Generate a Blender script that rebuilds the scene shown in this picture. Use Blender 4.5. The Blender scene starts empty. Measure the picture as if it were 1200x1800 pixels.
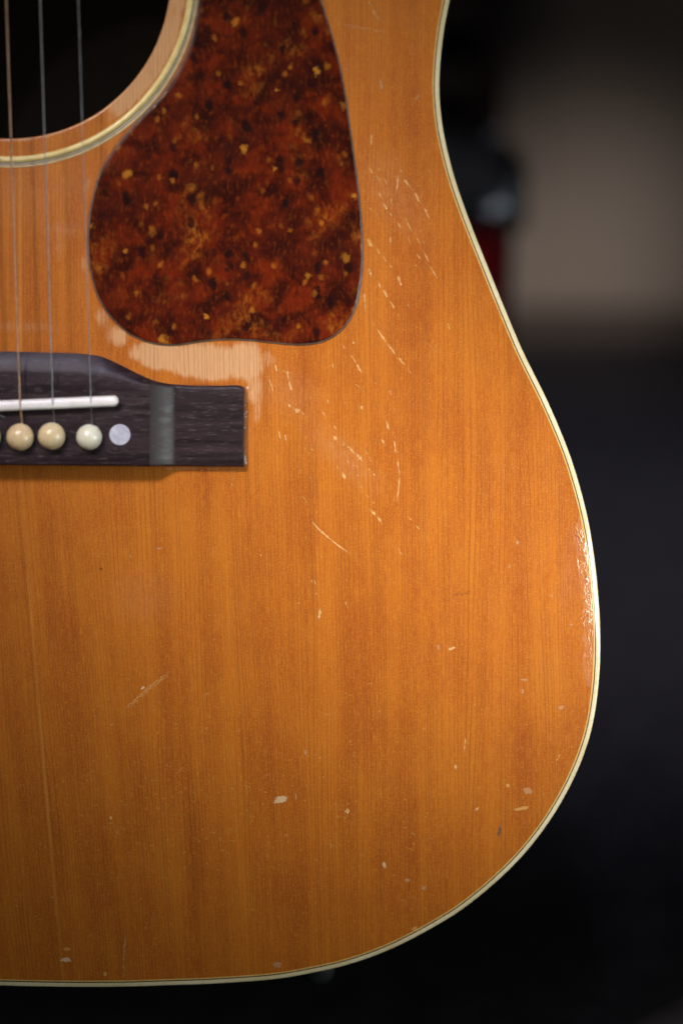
import bpy, bmesh, math, random
import numpy as np
from mathutils import Vector, Matrix
from mathutils.geometry import delaunay_2d_cdt
random.seed(7)
rng = np.random.default_rng(11)
R = math.radians
scene = bpy.context.scene
C = scene.collection

# ------------------------------------------------------------------ camera
F_PX = 85.0 / 36.0 * 1800.0          # focal length in photograph pixels
PXM = 0.195e-3                       # metres per pixel where the optical axis meets the guitar
D = F_PX * PXM                       # distance to the guitar along the axis
PITCH = R(20)
CAM = Vector((0, 0, 0.529))
cR = Vector((1, 0, 0))
cF = Vector((0, math.cos(PITCH), -math.sin(PITCH)))
cU = Vector((0, math.sin(PITCH), math.cos(PITCH)))
cB = -cF
cam_data = bpy.data.cameras.new('camera')
cam = bpy.data.objects.new('camera', cam_data)
C.objects.link(cam)
cam.location = CAM
cam.rotation_euler = (math.pi / 2 - PITCH, 0, 0)
cam_data.sensor_fit = 'VERTICAL'
cam_data.sensor_height = 36
cam_data.sensor_width = 24
cam_data.lens = 85
cam_data.clip_start = 0.02
cam_data.clip_end = 50
scene.camera = cam
scene.view_settings.view_transform = 'Standard'
scene.view_settings.look = 'None'
scene.view_settings.exposure = 0.0
scene.view_settings.gamma = 1.0

# guitar face: leans back 14 degrees on its stand, turned 3 degrees
DEL, PSI = R(6), R(3)
v_ax = cU * math.cos(DEL) + cB * math.sin(DEL)
n0 = cB * math.cos(DEL) - cU * math.sin(DEL)
u_ax = cR * math.cos(PSI) - n0 * math.sin(PSI)
n_ax = n0 * math.cos(PSI) + cR * math.sin(PSI)
O = CAM + cF * D

def ray(px, py):
    return cF + cR * ((px - 600) / F_PX) + cU * ((900 - py) / F_PX)
def plane_uv(px, py, h=0.0):
    d = ray(px, py)
    t = ((O + n_ax * h) - CAM).dot(n_ax) / d.dot(n_ax)
    p = CAM + d * t - O
    return p.dot(u_ax), p.dot(v_ax)
BU, BV = plane_uv(130, 1736)
def L(px, py, h=0.0):                # photograph pixel -> guitar-face coordinates (metres), h above the face
    a, b = plane_uv(px, py, h)
    return Vector((a - BU, b - BV, h))
def uv2px(u, v):                     # face coordinates -> photograph pixels (arrays)
    u = np.asarray(u) + BU; v = np.asarray(v) + BV
    X = u * u_ax.dot(cR) + v * v_ax.dot(cR)
    Y = u * u_ax.dot(cU) + v * v_ax.dot(cU)
    Z = D + u * u_ax.dot(cF) + v * v_ax.dot(cF)
    return 600 + F_PX * X / Z, 900 - F_PX * Y / Z
def at_y(px, py, y):                 # world point on the pixel's ray at horizontal distance y
    d = ray(px, py)
    return CAM + d * (y / d.y)
fx, fy = plane_uv(860, 1030)
fp = O + u_ax * fx + v_ax * fy
cam_data.dof.use_dof = True
cam_data.dof.focus_distance = (fp - CAM).dot(cF)
cam_data.dof.aperture_fstop = 3.0
cam_data.dof.aperture_blades = 0

# ------------------------------------------------------------------ world and lamps (an indoor photograph: no sky, no sun)
world = bpy.data.worlds.new('World')
scene.world = world
world.use_nodes = True
world.node_tree.nodes['Background'].inputs[0].default_value = (0.75, 0.85, 1.0, 1)
world.node_tree.nodes['Background'].inputs[1].default_value = 0.02

def aim(o, target):
    d = Vector(target) - o.location
    o.rotation_euler = d.to_track_quat('-Z', 'Y').to_euler()
def area(name, loc, target, sx, sy, power, col, spread=180):
    l = bpy.data.lights.new(name, 'AREA'); l.shape = 'RECTANGLE'; l.size = sx; l.size_y = sy
    l.energy = power; l.color = col; l.spread = R(spread)
    o = bpy.data.objects.new(name, l); C.objects.link(o); o.location = loc; aim(o, target); return o
def spot(name, loc, target, power, ang, blend, radius, col):
    l = bpy.data.lights.new(name, 'SPOT'); l.energy = power; l.spot_size = R(ang); l.spot_blend = blend
    l.shadow_soft_size = radius; l.color = col
    o = bpy.data.objects.new(name, l); C.objects.link(o); o.location = loc; aim(o, target); return o
gf = lambda px, py: O + u_ax * plane_uv(px, py)[0] + v_ax * plane_uv(px, py)[1]
spot('window_key_lamp', (-0.50, -0.05, 1.25), gf(700, 745), 89, 14.6, 1.0, 0.10, (1.0, 0.91, 0.78))
area('room_fill_lamp', (-0.35, -0.30, 1.05), gf(500, 800), 0.5, 0.5, 0.18, (1.0, 0.86, 0.70), 60)
# side window: placed on the mirror direction of the rounded body edge at its widest part
_P = gf(1047, 1018); _N = (n_ax * math.cos(R(19)) + (u_ax + v_ax * 0.10) * math.sin(R(19))).normalized()
_V = (CAM - _P).normalized(); _Ld = (_N * 2 * _N.dot(_V) - _V).normalized()
area('side_window_lamp', _P + _Ld * 0.75, _P, 0.045, 0.095, 0.080, (1.0, 0.97, 0.94), 18)
# unseen lamp added on the right for sheen on the bridge's scooped end
_P3 = gf(287, 745); _N3 = (n_ax * math.cos(R(27)) + u_ax * math.sin(R(27))).normalized()
_V3 = (CAM - _P3).normalized(); _L3 = (_N3 * 2 * _N3.dot(_V3) - _V3).normalized()
area('scoop_sheen_lamp', _P3 + _L3 * 1.0, _P3, 0.40, 0.46, 0.28, (0.88, 1.0, 0.95), 44)
# skylight: mirrored in the sloping crown of the bridge
_P2 = gf(90, 636); _N2 = (n_ax * math.cos(R(21)) + v_ax * math.sin(R(21))).normalized()
_V2 = (CAM - _P2).normalized(); _L2 = (_N2 * 2 * _N2.dot(_V2) - _V2).normalized()
area('skylight_lamp', _P2 + _L2 * 0.9, _P2, 0.30, 0.11, 0.060, (0.68, 0.66, 1.0), 16)
spot('wall_spot_lamp', (1.15, 0.10, 1.30), at_y(920, 560, 1.85), 102, 8.0, 1.0, 0.05, (1.0, 0.87, 0.81))  # unseen spot added to make the soft light pool on the wall
spot('floor_fill_lamp', (0.75, 0.95, 1.60), at_y(1060, 740, 1.35), 58, 26, 1.0, 0.10, (0.88, 0.88, 1.0))  # unseen spot added to lift the floor behind the guitar
spot('drum_glint_lamp', (0.80, 0.20, 1.10), at_y(865, 380, 1.30), 12, 12, 1.0, 0.03, (0.84, 0.90, 1.0))  # unseen spot added for the drum's chrome glints and red shell

# ------------------------------------------------------------------ node helpers
class NT:
    def __init__(s, name):
        s.m = bpy.data.materials.new(name); s.m.use_nodes = True
        s.t = s.m.node_tree; s.t.nodes.clear()
        s.out = s.n('ShaderNodeOutputMaterial')
    def n(s, typ, **kw):
        nd = s.t.nodes.new(typ)
        for k, v in kw.items(): setattr(nd, k, v)
        return nd
    def link(s, a, b): s.t.links.new(a, b)
    def put(s, sock, v):
        if hasattr(v, 'is_linked') or isinstance(v, bpy.types.NodeSocket): s.link(v, sock)
        else: sock.default_value = v
    def math(s, op, a, b=0.0, c=0.0, clamp=False):
        nd = s.n('ShaderNodeMath', operation=op, use_clamp=clamp)
        s.put(nd.inputs[0], a); s.put(nd.inputs[1], b); s.put(nd.inputs[2], c); return nd.outputs[0]
    def mr(s, v, a, b, c=0.0, d=1.0, smooth=True):
        nd = s.n('ShaderNodeMapRange', interpolation_type='SMOOTHSTEP' if smooth else 'LINEAR')
        s.put(nd.inputs[0], v)
        for i, x in enumerate((a, b, c, d)): s.put(nd.inputs[i + 1], x)
        return nd.outputs[0]
    def mix(s, f, a, b, mode='MIX'):
        nd = s.n('ShaderNodeMix', data_type='RGBA', blend_type=mode)
        s.put(nd.inputs['Factor'], f)
        col = lambda v: (*v, 1) if isinstance(v, tuple) and len(v) == 3 else v
        s.put(nd.inputs[6], col(a)); s.put(nd.inputs[7], col(b)); return nd.outputs[2]
    def comb(s, x, y, z=0.0):
        nd = s.n('ShaderNodeCombineXYZ')
        s.put(nd.inputs[0], x); s.put(nd.inputs[1], y); s.put(nd.inputs[2], z); return nd.outputs[0]
    def sep(s, v):
        nd = s.n('ShaderNodeSeparateXYZ'); s.link(v, nd.inputs[0]); return nd.outputs
    def noise(s, vec, scale, detail=2.0, rough=0.5, dist=0.0):
        nd = s.n('ShaderNodeTexNoise'); s.link(vec, nd.inputs['Vector'])
        nd.inputs['Scale'].default_value = scale; nd.inputs['Detail'].default_value = detail
        nd.inputs['Roughness'].default_value = rough; nd.inputs['Distortion'].default_value = dist
        return nd.outputs['Fac']
    def vor(s, vec, scale, feature='F1', rand=1.0, dim='3D'):
        nd = s.n('ShaderNodeTexVoronoi', feature=feature, voronoi_dimensions=dim)
        s.link(vec, nd.inputs['W' if dim == '1D' else 'Vector'])
        nd.inputs['Scale'].default_value = scale; nd.inputs['Randomness'].default_value = rand
        return nd.outputs
    def scale(s, vec, x, y, z=1.0):
        nd = s.n('ShaderNodeMapping'); s.link(vec, nd.inputs[0]); nd.inputs['Scale'].default_value = (x, y, z)
        return nd.outputs[0]
    def objmm(s):
        tc = s.n('ShaderNodeTexCoord'); return s.scale(tc.outputs['Object'], 1000, 1000, 1000)
    def uv(s, name):
        return s.n('ShaderNodeUVMap', uv_map=name).outputs[0]
    def attr(s, name):
        return s.n('ShaderNodeAttribute', attribute_name=name).outputs
    def bump(s, h, strength, dist=0.001, normal=None):
        nd = s.n('ShaderNodeBump'); s.put(nd.inputs['Height'], h)
        s.put(nd.inputs['Strength'], strength); nd.inputs['Distance'].default_value = dist
        if normal is not None: s.link(normal, nd.inputs['Normal'])
        return nd.outputs[0]
    def bsdf(s, **kw):
        b = s.n('ShaderNodeBsdfPrincipled')
        for k, v in kw.items():
            k = k.replace('_', ' ')
            if isinstance(v, tuple) and len(v) == 3 and k in ('Base Color', 'Coat Tint', 'Specular Tint', 'Emission Color'): v = (*v, 1)
            s.put(b.inputs[k], v)
        s.link(b.outputs[0], s.out.inputs[0]); return b

# ------------------------------------------------------------------ mesh helpers
def mesh_obj(name, verts, faces, mat=None, parent=None, smooth=True, sharp=None):
    me = bpy.data.meshes.new(name)
    me.from_pydata([tuple(v) for v in verts], [], faces)
    me.update()
    if smooth:
        me.polygons.foreach_set('use_smooth', [True] * len(me.polygons))
        if sharp: me.set_sharp_from_angle(angle=R(sharp))
    o = bpy.data.objects.new(name, me); C.objects.link(o)
    if mat: me.materials.append(mat)
    if parent: o.parent = parent
    return o
def recalc(o):
    bm = bmesh.new(); bm.from_mesh(o.data); bmesh.ops.recalc_face_normals(bm, faces=bm.faces); bm.to_mesh(o.data); bm.free()
    return o
def empty(name, loc=(0, 0, 0)):
    o = bpy.data.objects.new(name, None); C.objects.link(o); o.location = loc; o.empty_display_size = 0.05; return o
def tag(o, label, cat, group=None):
    o['label'] = label; o['category'] = cat
    if group: o['group'] = group
def catmull(pts, step, closed=False):
    P = [np.array(p[:2], float) for p in pts]; n = len(P); out = []
    for i in range(n if closed else n - 1):
        g = (lambda k: P[k % n]) if closed else (lambda k: P[max(0, min(n - 1, k))])
        p0, p1, p2, p3 = g(i - 1), g(i), g(i + 1), g(i + 2)
        # centripetal parameterisation
        t0 = 0; t1 = t0 + max(np.linalg.norm(p1 - p0), 1e-9) ** .5; t2 = t1 + max(np.linalg.norm(p2 - p1), 1e-9) ** .5
        t3 = t2 + max(np.linalg.norm(p3 - p2), 1e-9) ** .5
        k = max(2, int(np.linalg.norm(p2 - p1) / step))
        for j in range(k):
            t = t1 + (t2 - t1) * j / k
            if t1 - t0 < 1e-4: A1 = p1
            else: A1 = (t1 - t) / (t1 - t0) * p0 + (t - t0) / (t1 - t0) * p1
            A2 = (t2 - t) / (t2 - t1) * p1 + (t - t1) / (t2 - t1) * p2
            if t3 - t2 < 1e-4: A3 = p2
            else: A3 = (t3 - t) / (t3 - t2) * p2 + (t - t2) / (t3 - t2) * p3
            B1 = (t2 - t) / (t2 - t0) * A1 + (t - t0) / (t2 - t0) * A2
            B2 = (t3 - t) / (t3 - t1) * A2 + (t - t1) / (t3 - t1) * A3
            out.append((t2 - t) / (t2 - t1) * B1 + (t - t1) / (t2 - t1) * B2)
    if not closed: out.append(P[-1])
    return np.array(out)
def inward(poly):
    a = np.roll(poly, 1, 0); b = np.roll(poly, -1, 0); t = b - a
    t /= np.linalg.norm(t, axis=1)[:, None]
    area2 = np.sum(poly[:, 0] * b[:, 1] - b[:, 0] * poly[:, 1])
    nrm = np.stack([-t[:, 1], t[:, 0]], 1)
    return nrm if area2 > 0 else -nrm
def smooth_loop(p, it=6):
    for _ in range(it): p = 0.25 * np.roll(p, 1, 0) + 0.5 * p + 0.25 * np.roll(p, -1, 0)
    return p
def sweep(name, poly, nrm, profile, mat, parent, close_profile=False, cap=False, sharp=40):
    n = len(poly); verts = []; faces = []
    for d, z in profile:
        q = poly + nrm * d
        verts += [(x, y, z) for x, y in q]
    m = len(profile)
    for k in range(m if close_profile else m - 1):
        a = k * n; b = ((k + 1) % m) * n
        for i in range(n):
            j = (i + 1) % n
            faces.append((a + i, a + j, b + j, b + i))
    if cap: faces.append(tuple(range((m - 1) * n, m * n)))
    o = mesh_obj(name, verts, faces, mat, parent, sharp=sharp)
    return recalc(o)
def inside(poly, x, y):
    c = np.zeros(x.shape, bool); n = len(poly); j = n - 1
    for i in range(n):
        xi, yi = poly[i]; xj, yj = poly[j]
        if yi != yj:
            c ^= ((yi > y) != (yj > y)) & (x < (xj - xi) * (y - yi) / (yj - yi) + xi)
        j = i
    return c
def tube(name, path, rad, mat, parent, seg=8, cap=True):
    path = [Vector(p) for p in path]; verts = []; faces = []
    up = Vector((0.31, 0.2, 0.93)).normalized()
    for i, p in enumerate(path):
        t = (path[min(i + 1, len(path) - 1)] - path[max(i - 1, 0)]).normalized()
        a = t.cross(up).normalized(); b = a.cross(t)
        r = rad[i] if isinstance(rad, (list, tuple)) else rad
        for k in range(seg):
            w = 2 * math.pi * k / seg
            verts.append(p + (a * math.cos(w) + b * math.sin(w)) * r)
    for i in range(len(path) - 1):
        for k in range(seg):
            j = (k + 1) % seg
            faces.append((i * seg + k, i * seg + j, (i + 1) * seg + j, (i + 1) * seg + k))
    if cap:
        faces.append(tuple(range(seg))[::-1]); faces.append(tuple(range((len(path) - 1) * seg, len(path) * seg)))
    return recalc(mesh_obj(name, verts, faces, mat, parent, sharp=50))
def lathe(name, prof, mat, parent, seg=32, loc=(0, 0, 0), sharp=40):
    verts = []; faces = []
    for r, z in prof:
        for k in range(seg):
            w = 2 * math.pi * k / seg
            verts.append((r * math.cos(w), r * math.sin(w), z))
    for i in range(len(prof) - 1):
        for k in range(seg):
            j = (k + 1) % seg
            faces.append((i * seg + k, i * seg + j, (i + 1) * seg + j, (i + 1) * seg + k))
    faces.append(tuple(range(seg))[::-1]); faces.append(tuple(range((len(prof) - 1) * seg, len(prof) * seg)))
    o = recalc(mesh_obj(name, verts, faces, mat, parent, sharp=sharp)); o.location = loc
    return o
def box(name, lo, hi, mat, parent=None, bev=0.0):
    bm = bmesh.new(); bmesh.ops.create_cube(bm, size=1)
    for v in bm.verts:
        v.co = Vector([lo[i] + (hi[i] - lo[i]) * (v.co[i] + .5) for i in range(3)])
    if bev: bmesh.ops.bevel(bm, geom=bm.edges[:], offset=bev, segments=2, affect='EDGES', profile=.6)
    me = bpy.data.meshes.new(name); bm.to_mesh(me); bm.free()
    if mat: me.materials.append(mat)
    o = bpy.data.objects.new(name, me); C.objects.link(o)
    if parent: o.parent = parent
    return o

# ------------------------------------------------------------------ materials
def wood_material():
    s = NT('aged_spruce')
    g = s.uv('grain'); gx, gy, _ = s.sep(g)                     # mm across and along the grain
    wear = s.attr('wear')[2]; craze = s.attr('craze')[2]
    low = s.noise(s.scale(g, .035, .003), 1.0, 2)
    sw = s.math('ADD', gx, s.math('MULTIPLY', s.math('SUBTRACT', low, .5), 16.0))
    wig = s.noise(s.scale(g, .5, .05), 1.0, 3)
    sw = s.math('ADD', sw, s.math('MULTIPLY', s.math('SUBTRACT', wig, .5), .55))
    ed = s.vor(sw, 0.74, 'DISTANCE_TO_EDGE', 1.0, '1D')[0]
    cell = s.vor(sw, 0.74, 'F1', 1.0, '1D')
    cellc = s.sep(cell['Color'])[0]
    line = s.mr(ed, 0.01, 0.17, 1.0, 0.0)
    halo = s.mr(ed, 0.0, 0.42, 1.0, 0.0)
    lstr = s.mr(s.noise(s.scale(g, .22, .02), 1.0, 2), .34, .72, .12, 1.0)
    line = s.math('MULTIPLY', line, lstr)
    fib = s.noise(s.scale(g, 5.0, .22), 1.0, 4, .65)
    fib2 = s.noise(s.scale(g, 1.1, .03), 1.0, 3, .6)
    band = s.noise(s.scale(g, .11, .005), 1.0, 4, .6)
    mot = s.noise(s.scale(g, .045, .028), 1.0, 3, .6)
    silk = s.noise(s.scale(g, .9, 1.3), 1.0, 4, .7)
    spk = s.noise(s.scale(g, 3.2, 2.2), 1.0, 2, .6)
    base = s.mix(s.mr(band, .28, .72), (0.300, 0.054, 0.0034), (0.480, 0.132, 0.0085))
    base = s.mix(s.math('MULTIPLY', s.mr(mot, .36, .70), .40), base, (0.53, 0.168, 0.011))
    base = s.mix(s.math('MULTIPLY', s.mr(mot, .50, .26), .18), base, (0.32, 0.072, 0.005))
    base = s.mix(s.math('MULTIPLY', s.mr(fib2, .35, .7), .26), base, (0.27, 0.064, 0.005))
    base = s.mix(s.math('MULTIPLY', s.mr(fib, .42, .70), .50), base, (0.60, 0.222, 0.017))
    base = s.mix(s.math('MULTIPLY', s.mr(silk, .48, .74), .32), base, (0.68, 0.275, 0.022))
    base = s.mix(s.math('MULTIPLY', halo, s.math('MULTIPLY', cellc, .18)), base, (0.21, 0.047, 0.005))
    base = s.mix(s.math('MULTIPLY', line, .45), base, (0.160, 0.030, 0.005))
    base = s.mix(s.math('MULTIPLY', s.mr(spk, .56, .72), .50), base, (0.84, 0.38, 0.05))
    # centre joint of the two book-matched halves
    seam = s.math('ABSOLUTE', s.math('SUBTRACT', gx, 7.0))
    base = s.mix(s.math('MULTIPLY', s.mr(seam, .2, 1.0, 1, 0), s.mr(s.noise(s.scale(g, .3, .02), 1.0, 2), .3, .7, .04, .30)), base, (0.80, 0.37, 0.07))
    # bare wood where the lacquer has worn through
    st = s.noise(s.scale(g, .75, .12), 1.0, 5, .7)
    wsum = s.math('ADD', wear, s.math('MULTIPLY', s.math('SUBTRACT', st, .5), 1.1))
    wsum = s.math('ADD', wsum, s.math('MULTIPLY', s.math('SUBTRACT', s.noise(s.scale(g, .22, .12), 1.0, 3), .5), .9))
    wm = s.mr(wsum, .36, .92)
    bare = s.mix(s.math('MULTIPLY', s.mr(fib, .35, .7), .6), (0.55, 0.295, 0.130), (0.69, 0.425, 0.225))
    bare = s.mix(s.math('MULTIPLY', s.math('MULTIPLY', s.mr(ed, .02, .2, 1, 0), s.mr(lstr, 0, 1, .35, 1)), .62), bare, (0.33, 0.14, 0.06))
    col = s.mix(s.math('MULTIPLY', wm, .88), base, bare)
    # hazy pale patches
    hz = s.attr('haze')[2]
    hm = s.math('MULTIPLY', hz, s.mr(s.noise(s.scale(g, .8, .3), 1.0, 4, .65), .35, .7, .25, 1))
    col = s.mix(s.math('MULTIPLY', hm, .28), col, (0.60, 0.33, 0.20))
    # relief: fibres, pores, ragged lacquer at the worn edge
    h = s.math('ADD', s.math('MULTIPLY', line, -.5), s.math('MULTIPLY', fib, .25))
    h = s.math('ADD', h, s.math('MULTIPLY', wm, -.9))
    rip = s.noise(s.scale(g, 1.1, .30), 1.0, 5, .7, 1.5)
    rag = s.math('MULTIPLY', craze, s.math('MULTIPLY', s.mr(rip, .47, .56), 6.0))
    h = s.math('ADD', h, rag)
    nrm = s.bump(h, .55, .00006)
    slow = s.noise(s.scale(g, .10, .05), 1.0, 3, .6)
    cn = s.bump(s.math('ADD', slow, s.math('MULTIPLY', rag, .16)), .5, .0011)
    rough = s.mr(s.noise(s.scale(g, .12, .1), 1.0, 4, .6), .3, .7, .20, .27)
    s.bsdf(Base_Color=col, Roughness=s.math('ADD', .42, s.math('MULTIPLY', wm, .25)), Specular_IOR_Level=.3, Normal=nrm,
           Coat_Weight=s.mr(wm, 0, 1, .75, .08), Coat_Roughness=s.math('SUBTRACT', rough, s.math('MULTIPLY', craze, .16)), Coat_Normal=cn)
    return s.m
def tortoise_material():
    s = NT('tortoiseshell_celluloid')
    p = s.objmm(); p = s.scale(p, 1, 1, 0)
    wv = s.n('ShaderNodeTexNoise'); s.link(p, wv.inputs['Vector']); wv.inputs['Scale'].default_value = .09; wv.inputs['Detail'].default_value = 4
    off = s.n('ShaderNodeVectorMath', operation='MULTIPLY_ADD'); s.link(wv.outputs['Color'], off.inputs[0])
    off.inputs[1].default_value = (14, 14, 0); s.link(p, off.inputs[2]); q = off.outputs[0]
    off2 = s.n('ShaderNodeVectorMath', operation='MULTIPLY_ADD'); s.link(wv.outputs['Color'], off2.inputs[0])
    off2.inputs[1].default_value = (5, 5, 0); s.link(p, off2.inputs[2]); q2 = off2.outputs[0]
    na = s.noise(q2, .11, 6, .62); nb = s.noise(s.scale(q2, .95, .34), 1.0, 4, .6); nc = s.noise(q2, .045, 3, .55)
    col = s.mix(s.mr(na, .36, .64), (0.026, 0.0038, 0.0024), (0.130, 0.0138, 0.0030))
    col = s.mix(s.math('MULTIPLY', s.mr(nc, .55, .35), .55), col, (0.034, 0.0055, 0.0035))
    col = s.mix(s.math('MULTIPLY', s.mr(nb, .50, .74), .42), col, (0.26, 0.052, 0.0065))
    col = s.mix(s.math('MULTIPLY', s.mr(nb, .50, .28), .40), col, (0.022, 0.0045, 0.0030))
    # amber clouds
    cl = s.math('MULTIPLY', s.mr(s.noise(p, .055, 3, .6), .53, .70), s.mr(s.noise(s.scale(q2, .55, .30), 1.0, 5, .7), .42, .66))
    col = s.mix(s.math('MULTIPLY', cl, .62), col, (0.42, 0.125, 0.013))
    # dark flecks
    vd = s.vor(s.scale(q2, .17, .115), 1.0, 'F1', 1.0, '2D')
    wd = s.math('ADD', vd['Distance'], s.math('MULTIPLY', s.math('SUBTRACT', s.noise(p, .42, 4, .7), .5), .62))
    dk = s.math('MULTIPLY', s.mr(wd, .10, .32, 1, 0), s.mr(s.sep(vd['Color'])[0], .55, .75))
    col = s.mix(s.math('MULTIPLY', dk, .85), col, (0.008, 0.0035, 0.0040))
    # amber drops
    va = s.vor(s.scale(q2, .080, .074), 1.0, 'F1', 1.0, '2D')
    wob = s.math('ADD', va['Distance'], s.math('MULTIPLY', s.math('SUBTRACT', s.noise(p, .50, 4, .7), .5), .38))
    size = s.mr(s.sep(va['Color'])[1], 0, 1, .04, .125, False)
    am = s.math('MULTIPLY', s.mr(s.math('DIVIDE', wob, size), .45, 1.35, 1, 0), s.mr(s.sep(va['Color'])[0], .50, .95, 0, 1.0, False))
    col = s.mix(s.math('MULTIPLY', am, .66), col, (0.56, 0.22, 0.022))
    vb = s.vor(s.scale(q2, .17, .14), 1.0, 'F1', 1.0, '2D')
    wb = s.math('ADD', vb['Distance'], s.math('MULTIPLY', s.math('SUBTRACT', s.noise(p, .8, 4, .7), .5), .40))
    bm_ = s.math('MULTIPLY', s.mr(wb, .04, .22, 1, 0), s.mr(s.sep(vb['Color'])[2], .55, .95, 0, 1.0, False))
    col = s.mix(s.math('MULTIPLY', bm_, .5), col, (0.46, 0.150, 0.014))
    sl = s.noise(p, .06, 3, .55)
    fine = s.noise(p, 1.1, 3, .7)
    cn = s.bump(s.math('ADD', sl, s.math('MULTIPLY', fine, .012)), .5, .0012)
    s.bsdf(Base_Color=col, Roughness=.35, Specular_IOR_Level=.05, Coat_Weight=.5,
           Coat_Roughness=s.mr(s.noise(p, .08, 4, .6), .3, .7, .07, .15), Coat_Normal=cn)
    return s.m
def rosewood_material():
    s = NT('rosewood')
    p = s.objmm()
    a = s.noise(s.scale(p, .02, .45, .3), 1.0, 4, .6, .3)
    b = s.noise(s.scale(p, .10, 2.2, 1), 1.0, 4, .65)
    col = s.mix(s.mr(a, .35, .68), (0.010, 0.0044, 0.0066), (0.026, 0.0110, 0.0155))
    col = s.mix(s.math('MULTIPLY', s.mr(b, .45, .75), .5), col, (0.032, 0.018, 0.0205))
    por = s.noise(s.scale(p, .28, 3.6, 1), 1.0, 2, .5)
    pm = s.mr(por, .62, .72)
    col = s.mix(s.math('MULTIPLY', pm, .45), col, (0.17, 0.13, 0.13))
    drk = s.mr(s.noise(s.scale(p, .022, 1.1, 1), 1.0, 3), .62, .70)
    col = s.mix(s.math('MULTIPLY', drk, .7), col, (0.010, 0.007, 0.008))
    nrm = s.bump(s.math('ADD', b, pm), .3, .00012)
    s.bsdf(Base_Color=col, Roughness=s.mr(a, .3, .7, .36, .5), Specular_IOR_Level=.4, Normal=nrm)
    return s.m
def plastic(name, col, col2, rough=.3, sc=.3, coat=.3, bumpd=0.0, sss=0.0):
    s = NT(name); p = s.objmm()
    n = s.noise(p, sc, 4, .6)
    c = s.mix(s.mr(n, .35, .68), col, col2)
    kw = {}
    if bumpd: kw['Normal'] = s.bump(s.noise(p, 2.2, 3, .6), .5, bumpd)
    b = s.bsdf(Base_Color=c, Roughness=s.mr(s.noise(p, sc * 3, 3), .3, .7, rough * .8, rough * 1.25), Coat_Weight=coat, Coat_Roughness=.15, **kw)
    if sss:
        b.inputs['Subsurface Weight'].default_value = sss; b.inputs['Subsurface Scale'].default_value = .002
    return s.m
def binding_material():
    s = NT('aged_cream_binding'); p = s.objmm()
    n = s.noise(p, .035, 4, .6); n2 = s.noise(p, .6, 3, .6)
    c = s.mix(s.mr(n, .35, .68), (0.62, 0.53, 0.30), (0.74, 0.67, 0.47))
    c = s.mix(s.math('MULTIPLY', s.mr(n2, .52, .72), .40), c, (0.46, 0.34, 0.14))
    s.bsdf(Base_Color=c, Roughness=.34, Coat_Weight=.6, Coat_Roughness=.12,
           Normal=s.bump(s.noise(p, .7, 4, .65), .5, .00022), Coat_Normal=s.bump(s.noise(p, .45, 4, .7), .5, .0004))
    return s.m
def metal(name, col, rough, pitch=None):
    s = NT(name); p = s.objmm()
    n = s.noise(p, .5, 3, .6)
    c = s.mix(s.mr(n, .3, .7), tuple(x * .75 for x in col), col)
    kw = {}
    if pitch:
        wv = s.n('ShaderNodeTexWave', wave_type='BANDS', bands_direction='Y'); s.link(p, wv.inputs['Vector'])
        wv.inputs['Scale'].default_value = pitch
        kw['Normal'] = s.bump(wv.outputs['Fac'], .7, .00006)
    s.bsdf(Base_Color=c, Metallic=1.0, Roughness=rough, **kw)
    return s.m
def pearl_material():
    s = NT('pearl_inlay'); p = s.objmm()
    v = s.vor(p, .35, 'SMOOTH_F1'); n = s.noise(p, .8, 3, .6)
    c = s.mix(s.mr(n, .3, .7), (0.36, 0.37, 0.47), (0.52, 0.52, 0.60))
    c = s.mix(s.mr(v['Distance'], .1, .6, .5, 0), c, (0.72, 0.74, 0.80))
    s.bsdf(Base_Color=c, Roughness=.3, Coat_Weight=.5)
    return s.m
def matte(name, c1, c2, sc, rough=.8, bump=.0, det=5, spec=.3):
    s = NT(name); p = s.objmm()
    n = s.noise(p, sc, det, .6)
    kw = dict(Normal=s.bump(s.noise(p, sc * 5, 4, .65), .6, bump)) if bump else {}
    s.bsdf(Base_Color=s.mix(s.mr(n, .32, .68), c1, c2), Roughness=rough, Specular_IOR_Level=spec, **kw)
    return s.m
def flake_material():
    s = NT('chipped_lacquer_glints'); p = s.objmm()
    a = s.n('ShaderNodeAttribute', attribute_name='flake')
    n = s.noise(s.scale(p, 2.4, 1.2), 1.0, 3, .65)
    al = s.math('MULTIPLY', s.mr(s.math('ADD', a.outputs['Alpha'], s.math('MULTIPLY', s.math('SUBTRACT', n, .5), 1.5)), .25, .85), .78)
    al = s.math('MULTIPLY', al, s.mr(a.outputs['Alpha'], 0, .12))
    b = s.n('ShaderNodeBsdfPrincipled'); s.link(a.outputs['Color'], b.inputs['Base Color'])
    b.inputs['Roughness'].default_value = .6; b.inputs['Specular IOR Level'].default_value = .08
    t = s.n('ShaderNodeBsdfTransparent'); mx = s.n('ShaderNodeMixShader')
    s.link(al, mx.inputs[0]); s.link(t.outputs[0], mx.inputs[1]); s.link(b.outputs[0], mx.inputs[2])
    s.link(mx.outputs[0], s.out.inputs[0])
    return s.m

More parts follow.
